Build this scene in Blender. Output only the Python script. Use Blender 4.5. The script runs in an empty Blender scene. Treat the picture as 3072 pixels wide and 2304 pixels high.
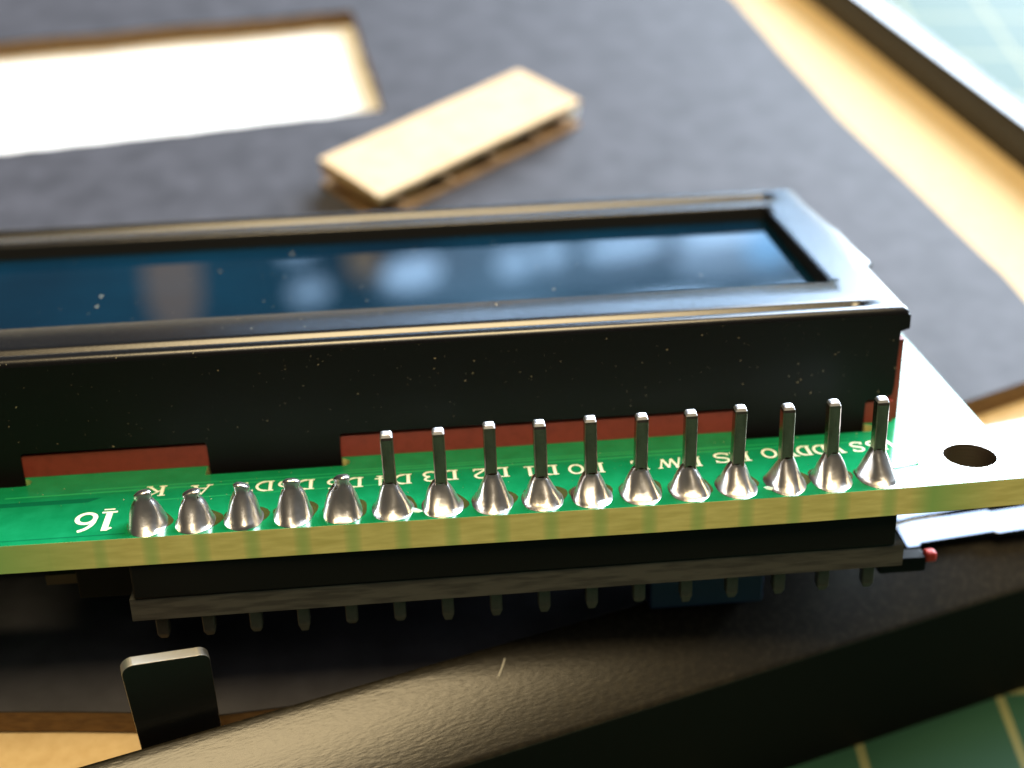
import bpy, bmesh, math, random
from mathutils import Matrix, Quaternion, Vector
from mathutils.geometry import tessellate_polygon

S = 0.1                       # millimetres -> Blender units (1 unit = 1 cm)
sc = bpy.context.scene
sc.unit_settings.scale_length = 0.01
C = sc.collection
random.seed(7)

# ------------------------------------------------------------------ camera
cam_d = bpy.data.cameras.new("camera")
cam = bpy.data.objects.new("camera", cam_d)
C.objects.link(cam)
cam.matrix_world = Matrix((
    (0.9953583, 0.04692728, -0.08402197, 46.70221 * S),
    (-0.09451887, 0.64098706, -0.76170977, -46.48202 * S),
    (0.01811203, 0.7661158, 0.6424473, 63.02286 * S),
    (0, 0, 0, 1)))
cam_d.sensor_width = 36.0
cam_d.lens = 36.0 * 1383.54 / 1024
cam_d.clip_start = 0.05
cam_d.clip_end = 2000
cam_d.dof.use_dof = True
cam_d.dof.focus_distance = 70.9 * S
cam_d.dof.aperture_fstop = cam_d.lens * 1e-3 / (2 * 0.88 * S)
cam_d.dof.aperture_blades = 0
sc.camera = cam

# ------------------------------------------------------------------ world: dim room
wd = bpy.data.worlds.new("World")
sc.world = wd
wd.use_nodes = True
wd.node_tree.nodes["Background"].inputs[0].default_value = (1.0, 0.93, 0.84, 1)
wd.node_tree.nodes["Background"].inputs[1].default_value = 0.05

sc.view_settings.view_transform = 'Standard'
sc.view_settings.look = 'None'
sc.view_settings.exposure = 0.0
sc.view_settings.gamma = 1.0
sc.cycles.max_bounces = 8
sc.cycles.sample_clamp_indirect = 8.0

# ------------------------------------------------------------------ lamps
AIM = Vector((55 * S, 10 * S, 5 * S))


def area(name, az, el, dist, w, h, radiance, col, roll=0.0):
    """Rectangular lamp in the direction az/el (degrees, az from +Y towards +X) as seen from the module."""
    L = bpy.data.lights.new(name, 'AREA')
    L.shape = 'ELLIPSE' if name in ("pane_and_fill_light", "brown_patch_fill") else 'RECTANGLE'
    L.size, L.size_y = w, h
    L.energy = radiance * math.pi * w * h
    L.color = col
    o = bpy.data.objects.new(name, L)
    C.objects.link(o)
    a, e = math.radians(az), math.radians(el)
    d = Vector((math.sin(a) * math.cos(e), math.cos(a) * math.cos(e), math.sin(e)))
    o.location = AIM + d * dist
    o.rotation_euler = ((-d).to_track_quat('-Z', 'Y') @ Quaternion((0, 0, 1), math.radians(roll))).to_euler()
    return o


WIN = (0.74, 0.86, 1.0)
area("window_light", 42, 24, 100, 82, 86, 28.0, WIN)
area("ceiling_light", 185, 86, 62, 26, 26, 21.0, (1.0, 0.77, 0.43))
area("solder_fill_light", 184, 65, 100, 26, 36, 2.4, (1.0, 0.9, 0.75))  # added front lamp that puts highlights on the solder
# far panes mirrored in the display glass, with lamps added to brighten glass and bezel
for az, el, w, h, k in ((-4.8, 2.9, 1.3, .75, 1.6), (-4.4, 4.75, 1.5, .8, 1.7), (0.0, 4.3, 2.1, .95, 2.6),
                        (4.4, 4.2, 1.4, .8, 2.2), (6.0, 3.9, 1.2, .8, 2.2), (9.2, 3.75, 3.0, .75, 2.8),
                        (13.2, 3.35, 3.2, .8, 3.0), (2.2, 2.5, 1.2, .5, .8),
                        (-4.0, 7.6, 6, 1.6, 4.5), (3.0, 7.5, 6.0, 1.7, 12.0), (10.0, 7.4, 6.0, 1.8, 16.0), (16.0, 7.6, 5.0, 2.2, 17.0), (9.0, 3.7, 18, 3.0, .6), (14.5, 4.3, 5.5, 2.2, 1.0)):
    area("pane_and_fill_light", az, el, 200, w * 4.2, h * 4.2, k * 1.2, (0.44, 0.68, 1.0), 6.0)
area("pane_and_fill_light", 15.2, 4.1, 200, 7, 6, 1.6, (0.06, 0.45, 1.0))  # added lamp that turns the glass's right end cyan
area("brown_patch_fill", -10.0, 3.8, 200, 8, 17, .42, (1.0, 0.52, 0.12))  # added lamps for the brown patches mirrored in the glass
area("brown_patch_fill", -2.0, 3.6, 200, 5, 6, .5, (1.0, 0.66, 0.25))


# ------------------------------------------------------------------ materials
def mat(name, base, rough=.5, metal=0.0, ior=1.5, coat=0.0, coat_rough=.05, noise=None, bump=None, spec=.5, trans=None):
    m = bpy.data.materials.new(name)
    m.use_nodes = True
    nt = m.node_tree
    b = nt.nodes["Principled BSDF"]
    b.inputs["Base Color"].default_value = (*base, 1)
    b.inputs["Roughness"].default_value = rough
    b.inputs["Metallic"].default_value = metal
    b.inputs["IOR"].default_value = ior
    b.inputs["Specular IOR Level"].default_value = spec
    b.inputs["Coat Weight"].default_value = coat
    b.inputs["Coat Roughness"].default_value = coat_rough
    tc = nt.nodes.new("ShaderNodeTexCoord")

    def noise_tex(scale, detail=4, stretch=None):
        n = nt.nodes.new("ShaderNodeTexNoise")
        n.inputs["Scale"].default_value = scale
        n.inputs["Detail"].default_value = detail
        if stretch:
            mp = nt.nodes.new("ShaderNodeMapping")
            mp.inputs["Scale"].default_value = stretch
            nt.links.new(tc.outputs["Object"], mp.inputs["Vector"])
            nt.links.new(mp.outputs[0], n.inputs["Vector"])
        else:
            nt.links.new(tc.outputs["Object"], n.inputs["Vector"])
        return n
    if noise:                                   # (scale, second colour, lo, hi[, stretch])
        n = noise_tex(noise[0], 5, noise[4] if len(noise) > 4 else None)
        r = nt.nodes.new("ShaderNodeValToRGB")
        r.color_ramp.elements[0].position = noise[2]
        r.color_ramp.elements[1].position = noise[3]
        r.color_ramp.elements[0].color = (*base, 1)
        r.color_ramp.elements[1].color = (*noise[1], 1)
        nt.links.new(n.outputs["Fac"], r.inputs[0])
        nt.links.new(r.outputs[0], b.inputs["Base Color"])
    if bump:                                    # (scale, strength, distance mm[, stretch])
        n = noise_tex(bump[0], 3, bump[3] if len(bump) > 3 else None)
        bp = nt.nodes.new("ShaderNodeBump")
        bp.inputs["Strength"].default_value = bump[1]
        bp.inputs["Distance"].default_value = bump[2] * S
        nt.links.new(n.outputs["Fac"], bp.inputs["Height"])
        nt.links.new(bp.outputs[0], b.inputs["Normal"])
    return m


M = {}
M['mask'] = mat("solder_mask", (.003, .19, .066), .16, noise=(9, (.006, .235, .088), .35, .7), bump=(30, .10, .02))
M['trace'] = mat("covered_trace", (.016, .34, .11), .16)
M['trace_dark'] = mat("dark_mask", (.002, .12, .05), .16)
M['silk'] = mat("silkscreen", (.80, .82, .62), .6)
M['bezel'] = mat("black_enamel", (.0045, .0045, .005), .25, ior=1.65, noise=(45, (.012, .011, .009), .62, .75), bump=(60, .12, .02))
M['bezel_side'] = mat("satin_black_enamel", (.004, .004, .004), .5, spec=.22, noise=(45, (.008, .0075, .006), .62, .75))
M['glass'] = mat("display_glass", (.0008, .009, .018), .04, ior=1.5, noise=(.6, (.0010, .020, .038), .3, .7), bump=(4, .015, .02))
M['black'] = mat("black_gap", (.004, .004, .004), .7)
M['red'] = mat("red_brown_plastic", (.27, .036, .022), .55, noise=(20, (.22, .028, .017), .4, .7))
M['solder'] = mat("solder", (.90, .87, .83), .29, metal=1.0, bump=(14, .45, .07))
M['pin'] = mat("tinned_pin", (.40, .31, .25), .26, metal=1.0, noise=(26, (.24, .18, .13), .4, .7, (1, 1, .25)), bump=(40, .2, .02))
M['tail'] = mat("shaded_pin_tail", (.13, .11, .085), .6, metal=.2, noise=(20, (.09, .075, .06), .4, .7))  # pin metal darkened for the shade under the module
M['pin_tip'] = mat("cut_pin_tip", (.92, .92, .94), .45, metal=1.0)
M['header'] = mat("black_header_plastic", (.004, .004, .004), .6, spec=.2)
M['pcb_black'] = mat("black_board", (.02, .02, .02), .4, noise=(30, (.05, .05, .045), .4, .7, (.15, 1, 1)))
M['pcb_black_edge'] = mat("black_board_edge", (.062, .060, .053), .75, noise=(40, (.034, .032, .029), .42, .62, (.12, 1, 1)))
M['dull_pin'] = mat("dull_pin", (.62, .58, .45), .5, metal=.6)
M['hole'] = mat("dark_brown_metal", (.10, .07, .045), .5, metal=.5)  # plain dark brown metal, for the hole wall and side pins
M['stain'] = mat("brown_flux", (.045, .05, .012), .25)
M['blue'] = mat("blue_plastic", (.006, .020, .085), .5)
M['orange_red'] = mat("red_plastic", (.75, .05, .025), .5)
M['dust'] = mat("pale_dust", (.50, .42, .27), .8)
M['lint'] = mat("lint", (.8, .78, .7), .8)
M['flux'] = mat("flux_residue", (.55, .80, .78), .3)
M['card'] = mat("black_card", (.030, .030, .037), .66, noise=(3.4, (.054, .054, .066), .3, .65), bump=(7, .35, .05), spec=.30)
M['card_core'] = mat("brown_card_core", (.20, .115, .042), .85, noise=(12, (.12, .065, .025), .4, .7, (1, 1, 3)), bump=(20, .6, .15))
M['kraft'] = mat("kraft_board", (.66, .50, .27), .8, noise=(14, (.58, .42, .21), .35, .75), bump=(25, .25, .04))
M['liner'] = mat("corrugated_liner", (.62, .46, .28), .85, noise=(6, (.56, .39, .21), .35, .75), bump=(14, .3, .06))
M['flute'] = mat("corrugated_flute", (.44, .25, .10), .9, noise=(10, (.34, .18, .07), .4, .7))
M['paper'] = mat("white_paper", (.86, .86, .84), .8)
M['rail'] = mat("black_frame_foil", (.017, .015, .011), .27, ior=1.5, bump=(50, .42, .03, (.35, 1.3, 1)), noise=(26, (.030, .026, .018), .45, .75), spec=.42)
M['rail_side'] = mat("matt_black_frame_side", (.006, .006, .005), .7, spec=.2)
M['tab'] = mat("black_steel", (.008, .008, .009), .34, ior=1.6)
M['steel_edge'] = mat("bare_steel_edge", (.75, .74, .70), .45, metal=1.0)
M['clip'] = mat("glossy_black_steel", (.07, .08, .10), .10, metal=1.0)


def fr4():
    """Glass-fibre board edge: olive, greener in the strips between the pads where the mask shines through."""
    m = mat("board_edge", (.2, .2, .03), .6)
    nt = m.node_tree
    b = nt.nodes["Principled BSDF"]
    tc = nt.nodes.new("ShaderNodeTexCoord")
    sep = nt.nodes.new("ShaderNodeSeparateXYZ")
    nt.links.new(tc.outputs["Object"], sep.inputs[0])

    def mth(op, a, bb=None, cl=False):
        n = nt.nodes.new("ShaderNodeMath")
        n.operation = op
        n.use_clamp = cl
        for i, v in enumerate((a, bb)):
            if v is None:
                continue
            if isinstance(v, (int, float)):
                n.inputs[i].default_value = v
            else:
                nt.links.new(v, n.inputs[i])
        return n.outputs[0]
    ph = mth('MULTIPLY', mth('SUBTRACT', sep.outputs[0], 7.23), 2 * math.pi / .2535)
    c = mth('MULTIPLY', mth('MULTIPLY', mth('ADD', mth('COSINE', ph), -0.35), 1.5, True), mth('MULTIPLY', mth('SUBTRACT', 7.36, sep.outputs[0]), 12.0, True), True)          # 1 in the gaps between pads
    left = mth('MULTIPLY', mth('SUBTRACT', 3.32, sep.outputs[0]), 1.4, True)       # no pads beyond the row
    right = mth('MULTIPLY', mth('SUBTRACT', sep.outputs[0], 7.34), 8.0, True)
    right2 = mth('MULTIPLY', mth('SUBTRACT', 7.82, sep.outputs[0]), 2.6, True)
    g = mth('MAXIMUM', mth('MULTIPLY', c, .62), mth('MAXIMUM', left, mth('MULTIPLY', right, right2)))
    n = nt.nodes.new("ShaderNodeTexNoise")
    n.inputs["Scale"].default_value = 22
    n.inputs["Detail"].default_value = 5
    mp = nt.nodes.new("ShaderNodeMapping")
    mp.inputs["Scale"].default_value = (.25, 1, 1.6)
    nt.links.new(tc.outputs["Object"], mp.inputs[0])
    nt.links.new(mp.outputs[0], n.inputs["Vector"])
    r = nt.nodes.new("ShaderNodeValToRGB")
    r.color_ramp.elements[0].position, r.color_ramp.elements[1].position = .3, .72
    r.color_ramp.elements[0].color = (.56, .53, .17, 1)
    r.color_ramp.elements[1].color = (.74, .70, .27, 1)
    nt.links.new(n.outputs["Fac"], r.inputs[0])
    mx = nt.nodes.new("ShaderNodeMix")
    mx.data_type = 'RGBA'
    nt.links.new(g, mx.inputs[0])
    nt.links.new(r.outputs[0], mx.inputs[6])
    mx.inputs[7].default_value = (.26, .50, .15, 1)
    nt.links.new(mx.outputs[2], b.inputs["Base Color"])
    return m


M['fr4'] = fr4()


def cutting_mat_material():
    m = mat("cutting_mat", (.03, .2, .12), .64, spec=.40, bump=(60, .2, .02))
    nt = m.node_tree
    b = nt.nodes["Principled BSDF"]
    tc = nt.nodes.new("ShaderNodeTexCoord")
    br = nt.nodes.new("ShaderNodeTexBrick")
    br.offset = 0
    br.squash = 1
    br.inputs["Color1"].default_value = (.004, .052, .028, 1)
    br.inputs["Color2"].default_value = (.004, .052, .028, 1)
    br.inputs["Mortar"].default_value = (.15, .165, .07, 1)
    br.inputs["Scale"].default_value = 1
    br.inputs["Mortar Size"].default_value = .032
    br.inputs["Mortar Smooth"].default_value = .1
    br.inputs["Brick Width"].default_value = 1.025
    br.inputs["Row Height"].default_value = 1.025
    nt.links.new(tc.outputs["Object"], br.inputs["Vector"])
    nt.links.new(br.outputs[0], b.inputs["Base Color"])
    return m


M['mat'] = cutting_mat_material()


# ------------------------------------------------------------------ mesh helpers (all input in mm)
class MB:
    def __init__(self):
        self.v, self.f, self.m, self.sm = [], [], [], []

    def face(self, pts, mi=0, smooth=False):
        i = len(self.v)
        self.v += [tuple(p) for p in pts]
        self.f.append(list(range(i, i + len(pts))))
        self.m.append(mi)
        self.sm.append(smooth)

    def grid(self, rows, mi=0, smooth=True, skip=None, closed=False):
        i0 = len(self.v)
        nr, nc = len(rows), len(rows[0])
        for r in rows:
            self.v += [tuple(p) for p in r]
        for a in range(nr - 1):
            for b in range(nc if closed else nc - 1):
                if skip and skip(a, b):
                    continue
                b2 = (b + 1) % nc
                self.f.append([i0 + a * nc + b, i0 + a * nc + b2, i0 + (a + 1) * nc + b2, i0 + (a + 1) * nc + b])
                self.m.append(mi)
                self.sm.append(smooth)

    def box(self, x0, x1, y0, y1, z0, z1, mi=0):
        self.prism([[(x0, y0), (x1, y0), (x1, y1), (x0, y1)]], z0, z1, mi, mi, mi)

    def prism(self, loops, z0, z1, top=0, side=0, bottom=None, to3=None):
        """Polygon with holes (loops[0] outer, the rest holes), extruded z0..z1."""
        bottom = top if bottom is None else bottom
        to3 = to3 or (lambda x, y, z: (x, y, z))
        tris = tessellate_polygon([[Vector((x, y, 0)) for x, y in lp] for lp in loops])
        flat = [p for lp in loops for p in lp]
        for z, mi, up in ((z1, top, True), (z0, bottom, False)):
            i0 = len(self.v)
            self.v += [to3(x, y, z) for x, y in flat]
            for t in tris:
                a, b, c = (flat[k] for k in t)
                ccw = (b[0] - a[0]) * (c[1] - a[1]) - (b[1] - a[1]) * (c[0] - a[0]) > 0
                idx = [i0 + k for k in (t if ccw == up else reversed(t))]
                self.f.append(idx)
                self.m.append(mi)
                self.sm.append(False)
        for k, lp in enumerate(loops):
            ar = sum(lp[i][0] * lp[(i + 1) % len(lp)][1] - lp[(i + 1) % len(lp)][0] * lp[i][1] for i in range(len(lp)))
            if (ar > 0) != (k == 0):
                lp = lp[::-1]
            for i in range(len(lp)):
                a, b = lp[i], lp[(i + 1) % len(lp)]
                self.face([to3(*a, z0), to3(*b, z0), to3(*b, z1), to3(*a, z1)], side)

    def build(self, name, mats, parent=None, loc=(0, 0, 0), weld=True, **props):
        me = bpy.data.meshes.new(name)
        me.from_pydata([(x * S, y * S, z * S) for x, y, z in self.v], [], self.f)
        for k in (mats if isinstance(mats, (list, tuple)) else [mats]):
            me.materials.append(M[k])
        me.polygons.foreach_set("material_index", self.m)
        me.polygons.foreach_set("use_smooth", self.sm)
        if weld:
            bm = bmesh.new()
            bm.from_mesh(me)
            bmesh.ops.remove_doubles(bm, verts=bm.verts, dist=1e-5)
            bm.to_mesh(me)
            bm.free()
        me.update()
        o = bpy.data.objects.new(name, me)
        C.objects.link(o)
        o.parent = parent
        o.location = [c * S for c in loc]
        for k, v in props.items():
            o[k] = v
        return o


def bevel(o, w, seg=2):
    b = o.modifiers.new("bevel", 'BEVEL')
    b.width = w * S
    b.segments = seg
    b.limit_method = 'ANGLE'
    b.angle_limit = math.radians(35)
    return o


def empty(name, label, cat, matrix=None, loc=None, rz=0, group=None):
    o = bpy.data.objects.new(name, None)
    C.objects.link(o)
    o.empty_display_size = .2
    if matrix is not None:
        o.matrix_world = matrix
    if loc is not None:
        o.location = [c * S for c in loc]
        o.rotation_euler = (0, 0, rz)
    o["label"], o["category"] = label, cat
    if group:
        o["group"] = group
    return o


def arc(cx, cy, r, a0, a1, n, ry=None):
    ry = ry or r
    return [(cx + r * math.cos(math.radians(a0 + (a1 - a0) * i / n)), cy + ry * math.sin(math.radians(a0 + (a1 - a0) * i / n))) for i in range(n + 1)]


def circle(cx, cy, r, n=32, ry=None):
    return arc(cx, cy, r, 0, 360 * (n - 1) / n, n - 1, ry)


def rough_edge(a, b, step, amp, rnd):
    """Hand-cut edge: points from a towards b (b left out), each pushed a little off the line."""
    L = math.hypot(b[0] - a[0], b[1] - a[1])
    n = max(1, int(L / step))
    nx, ny = -(b[1] - a[1]) / L, (b[0] - a[0]) / L
    out = [a]
    w = 0
    for i in range(1, n):
        w = .7 * w + rnd.uniform(-amp, amp)
        t = i / n
        out.append((a[0] + (b[0] - a[0]) * t + nx * w, a[1] + (b[1] - a[1]) * t + ny * w))
    return out


# ================================================================== SETTING: cutting mat
mb = MB()
mb.prism([[(-260, -170), (330, -170), (330, 420), (-260, 420)]], -3, 0)
cm = mb.build("cutting_mat", 'mat', loc=(85.2, -2.5, -11.5))
cm.rotation_euler = (0, 0, math.radians(-3.3))
cm["label"] = "green cutting mat with pale yellow grid lines under the black frame"
cm["category"] = "cutting mat"

# ================================================================== PICTURE FRAME (u along the near rail, v away)
FA = math.atan2(.271, .963)
frame = empty("picture_frame", "black picture frame lying face down around the brown board, one tab bent up", "picture frame", loc=(0, 0, 0), rz=FA)
INU, INV, RW_, UL, VB = 115.9, -10.75, 5.5, -70.0, 175.0


def prof(d):                  # height of the rail's back, d mm out from its inner edge
    return 2.0 - (.25 * d + .029 * d * d)


def rail(p0, p1, out0, out1, name="rail"):
    """Rail between inner corner points p0->p1; out0/out1: mitred outward vectors per mm of width."""
    mb = MB()
    N = 40
    sec = [(0, -11.5), (0, 1.75), (.08, 1.93)] + [(d, prof(d)) for d in [.25 + (RW_ - .75) * i / 10 for i in range(11)]] + \
          [(RW_ - .3, prof(RW_ - .4) - .06), (RW_ - .12, prof(RW_ - .4) - .16), (RW_ - .02, prof(RW_ - .4) - .32), (RW_, prof(RW_ - .4) - .5), (RW_, -11.5)]
    rows = []
    for d, z in sec:
        r = []
        for i in range(N + 1):
            t = i / N
            x = p0[0] + (p1[0] - p0[0]) * t + d * (out0[0] + (out1[0] - out0[0]) * t)
            y = p0[1] + (p1[1] - p0[1]) * t + d * (out0[1] + (out1[1] - out0[1]) * t)
            r.append((x, y, z))
        rows.append(r)
    mb.grid(rows[:-2], 0, True)
    mb.grid(rows[-3:], 1, False)
    o = mb.build(name, ['rail', 'rail_side'], frame)
    return o


r1 = rail((UL, INV), (INU, INV), (-1, -1), (1, -1))
r2 = rail((INU, INV), (INU, VB), (1, -1), (1, 1))
r3 = rail((INU, VB), (UL, VB), (1, 1), (-1, 1))
r4 = rail((UL, VB), (UL, INV), (-1, 1), (-1, -1))

# the bent-up tab: thin steel strip with rounded top corners, standing against the near rail's inner side
mb = MB()
w = 2.15
zl, zr, rc = 7.75, 7.15, .62
pts = [(-w, -1.9), (w - .12, -1.9)]
pts += [(w - rc + rc * math.cos(a), zr - rc + rc * math.sin(a)) for a in [math.pi / 2 * i / 8 for i in range(9)]]
pts += [(-w - .05 + rc + rc * math.cos(a), zl - rc + rc * math.sin(a)) for a in [math.pi / 2 * (1 + i / 8) for i in range(9)]]
mb.prism([pts], 0, .58, 0, 1, to3=lambda x, y, z: (x, z, y))
tab = mb.build("spring_tab", ['tab', 'steel_edge'], frame, loc=(33.05, -10.15, 0), label="black steel tab bent up from the near rail with a bright top edge")
bevel(tab, .2, 4)

# flat tabs lying across the near rail towards the right, glossy
mb = MB()
mb.prism([[(77.0, 8.56), (77.78, 8.62), (77.9, 8.83), (82.78, 9.43), (82.99, 9.25), (98, 11.0), (98, 12.9), (83.08, 11.06), (82.98, 11.24), (78.19, 10.66), (76.8, 10.35)]], 2.02, 2.30)
flat1 = mb.build("flat_strip", 'clip')
bevel(flat1, .05, 2)
mb = MB()
mb.prism([[(76.84, 10.62), (78.04, 10.95), (83.12, 11.70), (83.3, 11.55), (98, 13.4), (98, 21), (75.6, 17.0)]], 2.02, 2.34)
flat2 = mb.build("flat_strip", 'clip')
bevel(flat2, .05, 2)
flat1["label"] = "front one of two shiny flat steel strips under the module's right corner"
flat2["label"] = "rear one of two shiny flat steel strips under the module's right corner"
for o in (flat1, flat2):
    o["category"] = "metal strip"
    o["group"] = "shiny steel strips on the near rail"

# ================================================================== BACKING BOARD inside the frame
mb = MB()
mb.prism([[(UL + .1, INV + .1), (INU - .1, INV + .1), (INU - .1, VB - .1), (UL + .1, VB - .1)]], -4.5, -2.0)
bk = mb.build("backing_board", 'kraft')
bk.rotation_euler = (0, 0, FA)
bk["label"] = "brown fibre backing board lying inside the black frame"
bk["category"] = "board"

# ================================================================== WHITE PAPER under the card's opening
mb = MB()
mb.prism([[(-60, 48), (52, 62), (48, 98), (-66, 84)]], -1.98, -1.86)
pp = mb.build("paper_sheet", 'paper')
pp["label"] = "bright white paper showing through the rectangular opening of the black card"
pp["category"] = "paper"

# ================================================================== BLACK CARD with rectangular opening
rnd = random.Random(3)
outer = []
corner = [(96.4, 27.6), (95.46, 35.59), (95.03, 38.76), (93.97, 42.99), (91.55, 53.65), (88.84, 64.61), (86.69, 76.79), (84.73, 89.98), (72, 132), (-105, 82), (-84, 10), (24, 2.5), (30.5, 1.95), (36.4, 1.3), (41.9, 1.7), (60, 6.9), (71, 10.2), (77.5, 20.5)]  # front edge drawn out under the module to stand in for its shade
for i in range(len(corner)):
    outer += rough_edge(corner[i], corner[(i + 1) % len(corner)], 3, .05, rnd)
hole = []
hc = [(46.95, 68.45), (43.95, 89.75), (-26.0, 79.3), (-23.2, 56.5)]
for i in range(4):
    hole += rough_edge(hc[i], hc[(i + 1) % 4], .9, .11, rnd)
card = empty("black_card", "large black card with a rectangular opening cut in it, brown cut edges", "card", loc=(0, 0, 0))
mb = MB()
mb.prism([outer, hole], -.14, 0, 0, 0, 0)
mb.build("black_face", 'card', card)
mb = MB()
mb.prism([outer, hole], -1.84, -.145, 0, 0, 0)
mb.build("brown_core", 'card_core', card)

# ================================================================== CARDBOARD OFFCUT on the card
cd = Vector((18.35, 15.1)).normalized()
off = empty("cardboard_offcut", "small oblong offcut of brown corrugated cardboard on the black card", "cardboard piece", loc=(46.2, 49.35, 0.02), rz=math.atan2(cd.y, cd.x))
Lc, Wc = 23.6, 7.9
rnd = random.Random(5)


def slab_outline():
    q = [(0, 0), (Lc, -.15), (Lc + .1, Wc), (.15, Wc + .1)]
    o = []
    for i in range(4):
        o += rough_edge(q[i], q[(i + 1) % 4], 1.2, .05, rnd)
    return o


mb = MB()
mb.prism([slab_outline()], 0, .36)
mb.build("bottom_liner", 'flute', off)
mb = MB()
mb.prism([slab_outline()], 2.12, 2.6)
mb.build("top_liner", 'liner', off)
mb = MB()
nw = 120
for dz, mi in ((0, 0), (.3, 0)):
    rows = []
    for y in (.25, Wc - .25):
        rows.append([(Lc * i / nw, y, 1.10 + dz + .72 * math.sin(2 * math.pi * i / nw * 4.5 + .6)) for i in range(nw + 1)])
    mb.grid(rows, 0, True)
for y in (.25, Wc - .25):
    rows = [[(Lc * i / nw, y, 1.10 + dz + .72 * math.sin(2 * math.pi * i / nw * 4.5 + .6)) for i in range(nw + 1)] for dz in (0, .3)]
    mb.grid(rows, 0, True)
fl = mb.build("flute", 'flute', off)
mb = MB()
mb.box(2, Lc - 2, 2.6, Wc - 2.6, .37, 2.1)
mb.build("flute_core", 'flute', off)
mb = MB()
mb.box(Lc - 1.5, Lc - .2, -.28, .5, 1.1, 2.12)
tf = mb.build("torn_tuft", 'paper', off, label="pale torn tuft at the far end")
bevel(tf, .3, 3)

# ================================================================== LCD MODULE
RWM = Matrix(((0.999814592, 0.00519191554, -0.0185425555, -0.2225 * S),
              (0.0, 0.962964020, 0.269629926, 3.23556 * S),
              (0.0192557096, -0.269579934, 0.962785478, 11.55343 * S),
              (0, 0, 0, 1)))
lcd = empty("display_module", "character display module, green circuit board with black framed blue glass and soldered pins", "display module", matrix=RWM)
PX1, PY1 = 79.95, 36.0
BX0, BX1, BY0, BY1, HB = 4.3, 75.5, 7.2, 30.6, 7.0
pin_x = [72.0 - 2.535 * k for k in range(16)]
pin_x = [x + d for x, d in zip(pin_x, (.05, .08, .17, .10, .12, .08, .04, 0, -.06, -.12, -.15, -.17, -.18, -.15, -.08, .05))]
PYC = 1.25

# ---- circuit board: outline with rounded corners, slots round the bezel tabs, mounting holes
tabs_x = [(19.2, 26.55), (36.5, 43.75), (66.0, 73.35)]


def slot(x0, x1):
    y0, y1, r = 6.28, 8.0, .42
    return [(x0 - .1, y0), (x1 + .05, y0)] + arc(x1 + .05, y0 + r, r, -90, 90, 6)[1:-1] + [(x1 + .05, y0 + 2 * r), (x1 - .2, y1), (x0 + .1, y1), (x0 - .1, y0 + 2 * r)]


FRONT = [(0, .1), (27, 0), (45, -.2), (60, -.40), (68, -.43), (74, -.34), (79.95, -.15)]


def front_y(x):               # the board's sawn front edge is not quite straight
    for (a, ya), (b, yb) in zip(FRONT, FRONT[1:]):
        if x <= b:
            return ya + (yb - ya) * (x - a) / (b - a)
    return FRONT[-1][1]


outl = [(x, front_y(x)) for x in (6, 15, 27, 36, 45, 52, 60, 64, 68, 71, 74, 77)] + arc(PX1 - .35, .2, .35, -90, 0, 5) + arc(PX1 - .35, PY1 - .35, .35, 0, 90, 5) + arc(.35, PY1 - .35, .35, 90, 180, 5) + arc(.35, .45, .35, 180, 270, 5)
HX, HY = 77.72, 2.62
holes = [circle(HX, HY, 1.44, 40), circle(2.5, HY, 1.28, 24), circle(2.5, 33.4, 1.28, 24), circle(77.6, 33.4, 1.28, 24)]
mb = MB()
mb.prism([outl] + [slot(*t) for t in tabs_x] + holes, -1.6, 0, 0, 1, 0)
pcb = mb.build("circuit_board", ['mask', 'fr4'], lcd)
bevel(pcb, .045, 1)

# plated mounting ring and threaded barrel
mb = MB()
mb.prism([circle(HX, HY, 2.35, 48), circle(HX, HY, 1.43, 48)], .002, .03)
mb.build("mounting_ring", 'solder', pcb)
mb = MB()
rows = []
for i in range(17):
    z = .02 - 1.6 * i / 16
    r = 1.422 - (.014 if i % 2 else 0)
    rows.append([(HX + r * math.cos(a), HY + r * math.sin(a), z) for a in [2 * math.pi * k / 40 for k in range(40)]])
mb.grid(rows, 0, False, closed=True)
mb.build("plated_hole", 'hole', pcb)

# covered traces: low ridges in the solder mask
mb = MB()
for x0, x1, y0, y1, dy in ((26, 72, 4.95, 5.07, .10), (30, 72, 5.35, 5.43, .1), (44, 60, 5.65, 5.72, 0), (60, 72, 5.55, 5.63, -.1), (33, 47, 3.72, 3.80, .1)):
    mb.face([(x0, y0, .004), (x1, y0 + dy, .004), (x1, y1 + dy, .004), (x0, y1, .004)])
    mb.face([(x0, y1, .004), (x1, y1 + dy, .004), (x1, y1 + dy + .02, .0), (x0, y1 + .02, .0)])
mb.build("trace", 'trace', pcb)
mb = MB()
mb.face([(0, 4.0, .004), (30.5, 4.0, .004), (31.2, 4.45, .004), (0, 4.45, .004)])
mb.build("trace", 'trace_dark', pcb)
mb = MB()
for x0, x1 in ((0.5, 33.0),):
    mb.face([(x0, .42, .004), (x1, .42, .004), (x1, .50, .004), (x0, .50, .004)])
mb.build("trace", 'trace_dark', pcb)

# ---- lettering (silkscreen, reads upside down from this side)
TK, TN = .17, .085          # thick and thin pen widths, of the cap height


def ell(cx, cy, rx, ry, a0, a1, n=14):
    return [(cx + rx * math.cos(math.radians(a0 + (a1 - a0) * i / n)), cy + ry * math.sin(math.radians(a0 + (a1 - a0) * i / n))) for i in range(n + 1)]


def serif(x, y, w=.30):
    return (TN, [(x - w / 2, y), (x + w / 2, y)])


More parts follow.
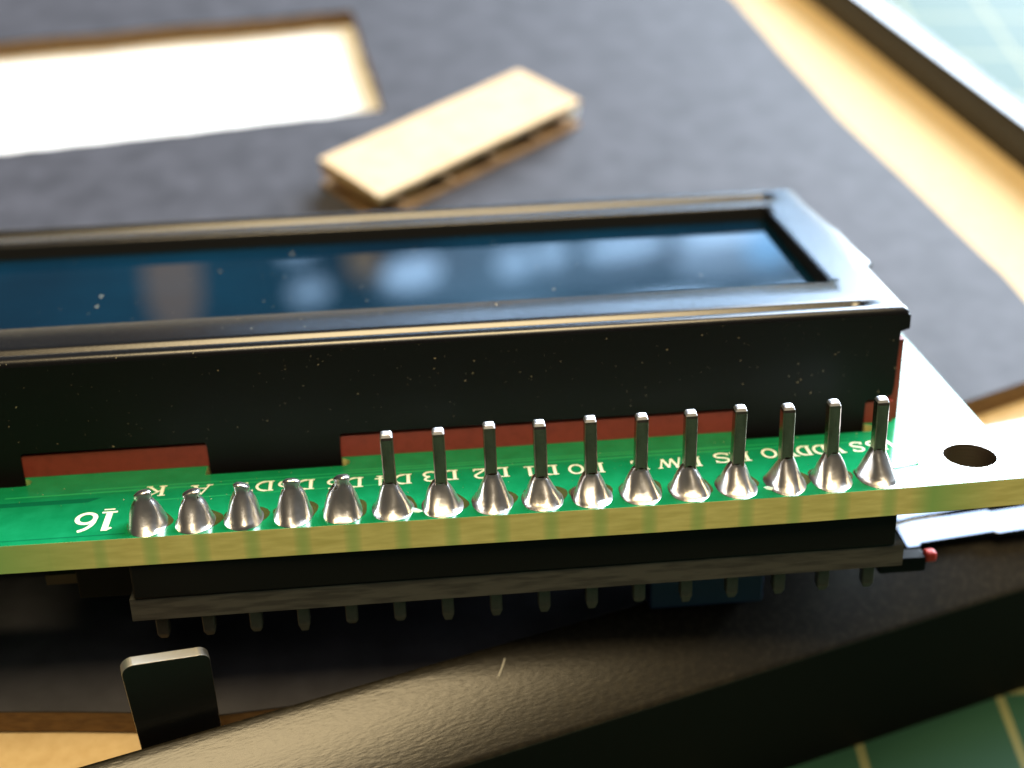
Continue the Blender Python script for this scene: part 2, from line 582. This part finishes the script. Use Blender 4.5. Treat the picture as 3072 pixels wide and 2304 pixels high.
G = {
    'V': [(TK, [(.12, 1), (.40, .04)]), (TN, [(.72, 1), (.43, .02)]), serif(.12, .97), serif(.72, .97)],
    'S': [(.13, ell(.38, .74, .26, .24, 20, 230)), (.15, [(.2, .56), (.56, .42)]), (.13, ell(.36, .26, .28, .24, 50, -165)), (TN, [(.64, .98), (.64, .74)]), (TN, [(.09, .02), (.09, .26)])],
    'D': [(TK, [(.16, 0), (.16, 1)]), (TN, [(.02, .96), (.36, .96)]), (TN, [(.02, .04), (.36, .04)]), (.14, ell(.34, .5, .36, .46, 90, -90))],
    'R': [(TK, [(.16, 0), (.16, 1)]), (TN, [(.02, .96), (.36, .96)]), serif(.16, .04), (.12, ell(.36, .73, .26, .23, 90, -90)), (TN, [(.2, .5), (.36, .5)]), (.14, [(.38, .5), (.72, .03)]), serif(.72, .04, .2)],
    'W': [(.14, [(.06, 1), (.28, .03)]), (TN, [(.28, .03), (.5, .95)]), (.14, [(.5, .95), (.72, .03)]), (TN, [(.72, .03), (.94, 1)]), serif(.06, .97, .24), serif(.94, .97, .24)],
    'E': [(TK, [(.16, 0), (.16, 1)]), (TN, [(.02, .96), (.66, .96)]), (TN, [(.02, .04), (.68, .04)]), (TN, [(.2, .52), (.46, .52)]), (TN, [(.65, .98), (.65, .74)]), (TN, [(.67, .02), (.67, .28)]), (TN, [(.46, .4), (.46, .64)])],
    'A': [(TN, [(.08, 0), (.38, 1)]), (TK, [(.40, 1), (.68, 0)]), (TN, [(.2, .34), (.56, .34)]), serif(.08, .03, .26), serif(.68, .03, .3)],
    'K': [(TK, [(.16, 0), (.16, 1)]), serif(.16, .97), serif(.16, .03), (TN, [(.66, .97), (.2, .42)]), (.14, [(.34, .56), (.70, .03)]), serif(.64, .97, .24), serif(.70, .03, .24)],
    '/': [(TN, [(.42, -.05), (.70, 1.05)])],
    '0': [(.13, ell(.36, .5, .27, .45, 0, 360, 24))],
    '1': [(TK, [(.36, 0), (.36, 1)]), (TN, [(.18, .86), (.36, .98)]), serif(.36, .03, .44)],
    '2': [(.13, ell(.34, .72, .25, .25, 165, -20)), (.12, [(.58, .64), (.10, .06)]), (.12, [(.08, .06), (.64, .06)]), (TN, [(.63, .04), (.63, .22)])],
    '3': [(.12, ell(.33, .75, .22, .22, 160, -80)), (.13, ell(.33, .27, .26, .25, 85, -160))],
    '4': [(.15, [(.48, 0), (.48, 1)]), (TN, [(.48, .98), (.06, .30)]), (.10, [(.04, .28), (.70, .28)]), serif(.48, .03, .3)],
    '5': [(.12, [(.18, .94), (.60, .94)]), (TN, [(.18, .94), (.14, .54)]), (.13, ell(.34, .32, .27, .28, 130, -160))],
    '6': [(.13, ell(.36, .30, .26, .27, 0, 360, 20)), (.12, ell(.58, .40, .47, .56, 100, 190))],
    '7': [(.13, [(.06, .94), (.64, .94)]), (.13, [(.60, .92), (.30, 0)]), (TN, [(.07, .98), (.07, .78)])],
}
zc = [0]


def lettering(text, cx, cy, h, adv=.78, sx=1.0):
    mb = MB()
    W = adv * len(text) * h * sx
    for i, ch in enumerate(text):
        for wd_, pts in G[ch]:
            zc[0] = (zc[0] + 1) % 9
            z = .009 + .0012 * zc[0]
            q = []
            for x, y in pts:
                q.append((cx + W / 2 - (i * adv * h + x * h) * sx, cy + h / 2 - y * h))       # turned by 180 degrees
            L, R_ = [], []
            for k, (x, y) in enumerate(q):
                a = q[max(0, k - 1)]
                b = q[min(len(q) - 1, k + 1)]
                dx, dy = b[0] - a[0], b[1] - a[1]
                d = math.hypot(dx, dy) or 1
                L.append((x - dy / d * wd_ * h / 2, y + dx / d * wd_ * h / 2, z))
                R_.append((x + dy / d * wd_ * h / 2, y - dx / d * wd_ * h / 2, z))
            mb.grid([R_, L], 0, False)
    return mb.build("lettering", 'silk', pcb, weld=False)


for t, x, y in (('K', 33.95, 4.75), ('A', 36.33, 4.55), ('D7', 39.15, 4.50), ('D6', 41.3, 4.38), ('D5', 43.9, 4.25), ('D4', 46.5, 4.25),
                ('D3', 49.0, 4.35), ('D2', 51.75, 4.30), ('D1', 54.4, 4.18), ('D0', 56.9, 4.08), ('E', 59.85, 4.05), ('R/W', 62.3, 4.05),
                ('RS', 64.95, 4.25), ('V0', 67.6, 4.42), ('VDD', 69.95, 4.45), ('VSS', 72.95, 4.5)):
    lettering(t, x, y, 1.08, .82 if len(t) < 3 else (.60 if '/' in t else .84), 1.22 if len(t) < 3 else 1.0)
lettering('16', 31.42, 1.85, 1.95, .62, .92)
mb = MB()                                       # pin-one mark: short printed bar beside the last pad, and the leader by pin one
mb.face([(31.55, 3.0, .02), (32.1, 3.0, .02), (32.1, 3.12, .02), (31.55, 3.12, .02)])
mb.build("printed_mark", 'silk', pcb)

# ---- pins with their solder joints
MET = [random.Random(40 + k) for k in range(16)]


def solder_mesh(k, short):
    r = MET[k]
    mb = MB()
    n = 28
    if short:
        prof_ = [(1.02, .01), (.99, .07), (.93, .22), (.84, .48), (.74, .78), (.62, 1.08), (.50, 1.30), (.40, 1.42), (.37, 1.52), (.43, 1.62), (.42, 1.74), (.30, 1.82), (.02, 1.84)]
    else:
        prof_ = [(1.09, .01), (1.03, .04), (.95, .12), (.87, .27), (.79, .48), (.71, .72), (.62, .95), (.53, 1.16), (.44, 1.34), (.36, 1.47), (.29, 1.53)]
    ph = [r.uniform(0, 6.28) for _ in range(6)]
    lean = (r.uniform(-.07, .07), r.uniform(-.03, .08))
    fy = front_y(pin_x[k]) - PYC + .01
    hs = r.uniform(.88, 1.13)
    tiltx, tilty = r.uniform(-.25, .25), r.uniform(-.3, -.05)
    rows = []
    for rr, z in prof_:
        t = z / 1.3
        row = []
        yf = -fy + (.40 + fy) * min(1, z / (1.6 if short else 1.45)) ** .62
        for j in range(n):
            a = 2 * math.pi * j / n
            w = 1 + .05 * math.sin(2 * a + ph[0] + t) + .045 * math.sin(3 * a + ph[1] + 2 * t) + .022 * math.sin(5 * a + ph[2] - 3 * t) + .03 * math.sin(a * 2 + 4 * t + ph[3])
            if z < .05:
                w = 1 + .02 * math.sin(3 * a + ph[1])
            zz = z * hs
            x = rr * w * math.cos(a) + lean[0] * t
            if math.sin(a) < 0:
                y = -min(yf, 4 * rr) * w * abs(math.sin(a)) ** .8
            else:
                y = 1.1 * rr * w * math.sin(a) * (1 - .25 * min(1, t)) + lean[1] * t
            if short and z > 1.55:
                zz += tiltx * x + tilty * y
            row.append((x, max(y, fy), zz))
        rows.append(row)
    mb.grid(rows, 0, True, closed=True)
    return mb


for k in range(16):
    x = pin_x[k]
    r = random.Random(90 + k)
    short = k >= 11
    top = (4.58, 4.57, 4.47, 4.57, 4.51, 4.46, 4.47, 4.43, 4.49, 4.39, 4.36)[k] if not short else 1.55
    mb = MB()
    hw = .32
    tx, ty = r.uniform(-.11, .09), r.uniform(-.08, .08)
    secs = [(-6.9 + r.uniform(-.15, .15), hw * .62), (-6.55, hw)] + [(-5.0, hw), (0, hw)]
    if not short:
        secs += [(top - .34, hw * (1 + r.uniform(-.03, .06))), (top - .19, hw * .97), (top - .05, hw * .78), (top, hw * .5)]
    else:
        secs += [(top, hw)]
    rows = []
    for z, h_ in secs:
        ox, oy = (tx * z / 4.3, ty * z / 4.3) if z > 0 else (0, 0)
        c = .05
        row = [(ox + sx_ * (h_ - a), oy + sy_ * (h_ - b), z) for sx_, sy_, a, b in ((-1, -1, 0, c), (-1, -1, c, 0), (1, -1, c, 0), (1, -1, 0, c), (1, 1, 0, c), (1, 1, c, 0), (-1, 1, c, 0), (-1, 1, 0, c))]
        rows.append(row)
    mb.grid(rows, 0, False, closed=True)
    mb.face(rows[-1], 0)
    mb.face(rows[0][::-1], 0)
    for i in range(len(mb.f)):
        if max(mb.v[j][2] for j in mb.f[i]) < -4.9:
            mb.m[i] = 2
    if not short:
        for i in range(len(mb.f)):
            zs = [mb.v[j][2] for j in mb.f[i]]
            if min(zs) > top - .2:
                mb.m[i] = 1
    pin = mb.build("header_pin", ['pin', 'pin_tip', 'tail'], lcd, loc=(x, PYC, 0))
    if short:
        pin["label"] = "pin clipped short and rounded over with solder"
    o = solder_mesh(k, short).build("solder_joint", 'solder', pin)

# brown flux stain left round each joint
for k in range(16):
    r = random.Random(200 + k)
    mb = MB()
    cx, cy = pin_x[k] + r.uniform(.05, .3), PYC + r.uniform(.05, .3)
    pts = [(cx + 1.14 * (1 + .10 * math.sin(3 * a + k)) * math.cos(a), max(front_y(cx) + .06, cy + 1.14 * (1 + .08 * math.sin(2 * a + 2 * k)) * math.sin(a)), .006) for a in [2 * math.pi * i / 24 for i in range(24)]]
    mb.face(pts)
    mb.build("flux_stain", 'stain', pcb)

# flux crumbs on the board beside some joints
for fx, fy, fw in ((47.55, .85, .42), (66.15, .55, .30), (69.0, .85, .30)):
    mb = MB()
    rr_ = random.Random(int(fx * 10))
    rows = []
    for rad, z in ((1, .01), (.8, .06), (.4, .09), (.02, .1)):
        rows.append([(rad * fw * (1 + .3 * rr_.uniform(-1, 1)) * math.cos(a), rad * fw * .55 * (1 + .3 * rr_.uniform(-1, 1)) * math.sin(a) - .5 * rad * fw * math.cos(a), z) for a in [2 * math.pi * i / 14 for i in range(14)]])
    mb.grid(rows, 0, True, closed=True)
    mb.build("flux_residue", 'flux', pcb, loc=(fx, fy, 0))
mb = MB()                                       # thin solder spike lying on the board beside pin one
rows = [[(73.2 + 1.5 * t, 1.9 + .35 * t + w_ * math.cos(a), .1 + w_ * math.sin(a)) for a in (0, 1.57, 3.14, 4.71)] for t, w_ in ((0, .05), (.5, .035), (.9, .05), (1, .09), (1.05, .01))]
mb.grid(rows, 0, True, closed=True)
mb.build("solder_spike", 'dull_pin', pcb)

# ---- header strip and backpack board below
mb = MB()
mb.box(33.0, 73.0, .05, 2.52, -3.72, -1.62)
hs_ = mb.build("header_strip", 'header', lcd)
bevel(hs_, .12, 2)
mb = MB()
mb.prism([[(32.75, .15), (73.55, .15), (73.55, 18.5), (32.75, 18.5)]], -5.05, -3.76, 0, 1, 0)
bpk = mb.build("backpack_board", ['pcb_black', 'pcb_black_edge'], lcd)
mb = MB()
mb.box(60.7, 67.3, 4.6, 11.4, -9.75, -5.06)
tr = mb.build("trimmer", 'blue', bpk)
bevel(tr, .15, 2)
mb = MB()
mb.prism([circle(64, 8, 1.6, 24)], -10.0, -9.755)
mb.build("trimmer_screw", 'dull_pin', bpk)
mb = MB()
mb.box(40.0, 50.4, 6.5, 14.0, -7.5, -5.06)
ch = mb.build("chip", 'header', bpk)
bevel(ch, .1, 2)
for side in (5.7, 14.0):
    for q in range(8):
        mb = MB()
        mb.box(40.7 + q * 1.27, 41.1 + q * 1.27, side, side + .8, -6.2, -6.0)
        mb.build("chip_leg", 'dull_pin', bpk)
mb = MB()
mb.box(29.2, 32.7, 4.0, 14.2, -5.9, -3.4)
sh = mb.build("side_header", 'header', bpk)
bevel(sh, .1, 2)
for q in range(4):
    mb = MB()
    mb.box(27.4, 29.3, 5.0 + 2.54 * q - .3, 5.0 + 2.54 * q + .3, -5.3, -4.7)
    mb.build("side_pin", 'hole', bpk)
mb = MB()
mb.box(73.3, 76.0, 2.7, 3.7, -7.2, -6.3)
jh = mb.build("jumper_pin", 'header', bpk)
bevel(jh, .1, 2)
mb = MB()
mb.box(75.95, 76.65, 2.75, 3.4, -6.75, -6.1)
je = mb.build("indicator_lamp", 'orange_red', bpk, label="small red indicator lamp at the board's right end")
bevel(je, .2, 3)

# ---- bezel: pressed steel top with grooves, window, folded sides
RB = .42
WX0, WX1, WY0, WY1 = 7.3, 72.35, 11.9, 26.75


def edge_rows(e0, sgn):
    return [(e0 + sgn * RB * (1 - math.cos(a)), RB * (1 - math.sin(a))) for a in [math.pi / 2 * i / 6 for i in range(7)]]


GV = [(-.60, 0), (-.48, .03), (-.34, .18), (-.24, .34), (-.14, .40), (-.05, .385), (.05, .30), (.14, .21), (.23, .12), (.31, .04), (.40, .01), (.62, 0)]
GB = [(-1.2, 0), (-1.1, .10), (-.95, .55), (-.82, .82), (-.71, .84), (-.60, .77), (-.42, .585), (-.24, .40), (-.06, .215), (.10, .06), (.2, .01), (.46, 0)]
ys = [(y, d, 0) for y, d in edge_rows(BY0, 1)]
ys += [(8.42 + g, 0, d) for g, d in GV]
ys += [(10.0, 0, 0), (WY0 - .12, 0, 0), (WY0 - .04, .02, 0), (WY0, .08, 0)]
nwy0 = len(ys) - 1
ys += [(WY0 + 2, 0, 0), (19, 0, 0), (WY1 - 2, 0, 0), (WY1, .08, 0)]
nwy1 = len(ys) - 1
ys += [(WY1 + .04, .02, 0), (WY1 + .12, 0, 0)]
ys += [(29.55 + g, 0, d) for g, d in GB]
ys += [(y, d, 0) for y, d in reversed(edge_rows(BY1, -1))]
xs = [(x, d) for x, d in edge_rows(BX0, 1)] + [(5.6, 0), (6.4, 0), (6.8, 0), (WX0 - .12, 0), (WX0, .08)]
nwx0 = len(xs) - 1
xs += [(7.3 + (WX1 - 7.3) * i / 30, 0) for i in range(1, 30)] + [(WX1, .08)]
nwx1 = len(xs) - 1
xs += [(WX1 + .12, 0), (72.7, 0), (73.0, 0), (73.25, 0), (73.6, 0), (74.3, 0)] + [(x, d) for x, d in reversed(edge_rows(BX1, -1))]


def g_amp(x):
    a = max(0, min(1, (73.35 - x) / .6))
    b = max(0, min(1, (x - 6.4) / .6))
    return min(a, b) ** .7


def right_shift(x, y):                        # the side flange bulges where its tab is pressed outward
    if x < 74.2:
        return 0
    t = (x - 74.2) / (BX1 - 74.2)
    b = 0
    if 14.6 < y < 23.5:
        b = .42 * min(1, (y - 14.6) / .4) * min(1, (23.5 - y) / 2.5)
    if y > 24.5:
        b = -.22
    if y < 13.8:
        b = -.02
    return b * t


# extra rows so that the bulge has its own step
extra = [12.6, 13.8, 14.5, 14.75, 15.0, 17.0, 21.0, 22.2, 23.5, 24.4]
ys2 = ys[:nwy0 + 1] + [(y, 0, 0) for y in extra] + ys[nwy1:]
nw_a, nw_b = nwy0, nwy0 + len(extra) + 1
rows = []
for i, (y, dy, g) in enumerate(ys2):
    row = []
    for x, dx in xs:
        z = HB - min(RB, dy + dx) if (dy > .1 or dx > .1) else HB - max(dy if (WX0 - .13 < x < WX1 + .13) else 0, dx if (WY0 - .05 < y < WY1 + .05) else 0)
        if dx > 0 and (x < 5 or x > 75) or dy > 0 and (y < 8 or y > 30):
            z = HB - min(RB, (dy if (y < 8 or y > 30) else 0) + (dx if (x < 5 or x > 75) else 0))
        z -= g * g_amp(x)
        row.append((x + right_shift(x, y), y, z))
    rows.append(row)
mb = MB()
mb.grid(rows, 0, True, skip=lambda a, b: nw_a <= a < nw_b and nwx0 <= b < nwx1)
bz = mb.build("metal_bezel", 'bezel', lcd)

# folded front side with feet, right, back and left sides
zt = HB - RB
fp = [(BX0, 1.5)]
for a, b in tabs_x:
    fp += [(a - .12, 1.5), (a, 1.38), (a + .04, -.9), (b - .04, -.9), (b, 1.38), (b + .12, 1.5)]
fp += [(BX1 - 1.1, 1.5), (BX1 - .66, 1.75), (BX1 - .58, 2.2), (BX1 - .50, 5.6), (BX1, 5.75), (BX1, zt), (BX0, zt)]
mb = MB()
mb.prism([fp], BY0, BY0 + .45, to3=lambda x, y, z: (x, z, y))
mb.build("front_flange", 'bezel_side', bz)
mb = MB()
mb.prism([[(BY0 + 1.3, .4), (BY1, .4), (BY1, zt), (BY0 + .48, zt), (BY0 + .48, 5.75), (BY0 + 1.3, 5.6)]], BX1 - .45, BX1 - .02, to3=lambda x, y, z: (z, x, y))
mb.prism([[(BY0 + .48, .4), (BY1, .4), (BY1, zt), (BY0 + .48, zt)]], BX0 + .02, BX0 + .45, to3=lambda x, y, z: (z, x, y))
mb.prism([[(BX0, .4), (BX1, .4), (BX1, zt), (BX0, zt)]], BY1 - .45, BY1 - .02, to3=lambda x, y, z: (x, z, y))
mb.build("side_flange", 'bezel', bz)
# window reveal, black, down to the glass
mb = MB()
GZ = HB - .95
r_ = [(WX0, WY0), (WX1, WY0), (WX1, WY1), (WX0, WY1)]
for i in range(4):
    a, b = r_[i], r_[(i + 1) % 4]
    mb.face([(*a, HB - .08), (*b, HB - .08), (*b, GZ - .05), (*a, GZ - .05)])
mb.build("window_reveal", 'black', bz)

# ---- glass and the red-brown frame under it
mb = MB()
mb.prism([[(WX0 - 1, WY0 - 1.5), (WX1 + 1, WY0 - 1.5), (WX1 + 1, WY1 + 1.5), (WX0 - 1, WY1 + 1.5)]], GZ - 1.1, GZ)
mb.build("display_glass", 'glass', lcd)
mb = MB()
rb = [(BX0 + .6, BY0 + .5), (BX1 - .06, BY0 + .5), (BX1 - .06, BY0 + 1.25), (BX1 - .55, BY0 + 1.25), (BX1 - .55, BY1 - .6), (BX0 + .6, BY1 - .6)]
mb.prism([rb], .02, 4.9)
mb.prism([[(BX0 + .8, BY0 + .1), (BX1 - .5, BY0 + .1), (BX1 - .5, BY0 + .48), (BX0 + .8, BY0 + .48)]], .02, 1.3)
mb.build("backlight_body", 'red', lcd)

# ---- dust on the module (too fine to count)
mb = MB()
rd = random.Random(11)


def speck(p, n, t, s):
    b = n.cross(t)
    a = rd.uniform(0, 6.28)
    l = s * rd.uniform(.8, 2.2)
    d1 = (t * math.cos(a) + b * math.sin(a)) * l
    d2 = (b * math.cos(a) - t * math.sin(a)) * s * .6
    h = n * s * .5
    q = [p - d1, p + d2 * .8, p + d1, p - d2]
    for i in range(4):
        mb.face([q[i], q[(i + 1) % 4], p + h + d1 * .2])


X, Y, Z = Vector((1, 0, 0)), Vector((0, 1, 0)), Vector((0, 0, 1))
for i in range(230):
    z = 1.6 + (zt - 1.6) * (rd.random() ** .8)
    speck(Vector((rd.uniform(20, 75), BY0 - .004, z)), -Y, X, .014 + .03 * rd.random() ** 4)
for i in range(60):
    speck(Vector((20 + 30 * rd.random() ** 1.6, BY0 + .02, zt + rd.uniform(-.5, .25))), (-Y + Z * .3).normalized(), X, .02 + .04 * rd.random() ** 3)
for i in range(50):
    speck(Vector((rd.uniform(20, 72), rd.uniform(WY0 + .4, WY1 - 1), GZ + .004)), Z, X, .02 + .06 * rd.random() ** 3)
for i in range(50):
    speck(Vector((rd.uniform(20, 74), rd.uniform(9.3, 11.7), HB + .004)), Z, X, .012 + .03 * rd.random() ** 4)
for i in range(140):
    speck(Vector((rd.uniform(20, 76), rd.uniform(2.6, 6.2), .012)), Z, X, .012 + .03 * rd.random() ** 4)
speck(Vector((52.9, 11.25, HB + .01)), Z, X, .1)
mb.build("dust", 'dust', lcd, weld=False, kind="stuff")

# ================================================================== LINT on the near rail
mb = MB()
fu = .963 * 51.9 + .271 * 1.8
rows = []
for i in range(9):
    t = i / 8
    cxx, cyy = 51.62 + .42 * t + .05 * math.sin(3 * t), 1.45 + 1.0 * t
    vo = -.271 * cxx + .963 * cyy
    z = prof(INV - vo) + .06 + .10 * math.sin(math.pi * t)
    rows.append([(cxx + .05 * math.cos(a), cyy, z + .05 * math.sin(a)) for a in (0, 1.57, 3.14, 4.71)])
mb.grid(rows, 0, True, closed=True)
li = mb.build("lint_fibre", 'lint')
li["label"] = "short pale lint fibre lying on the black frame's near rail"
li["category"] = "lint"
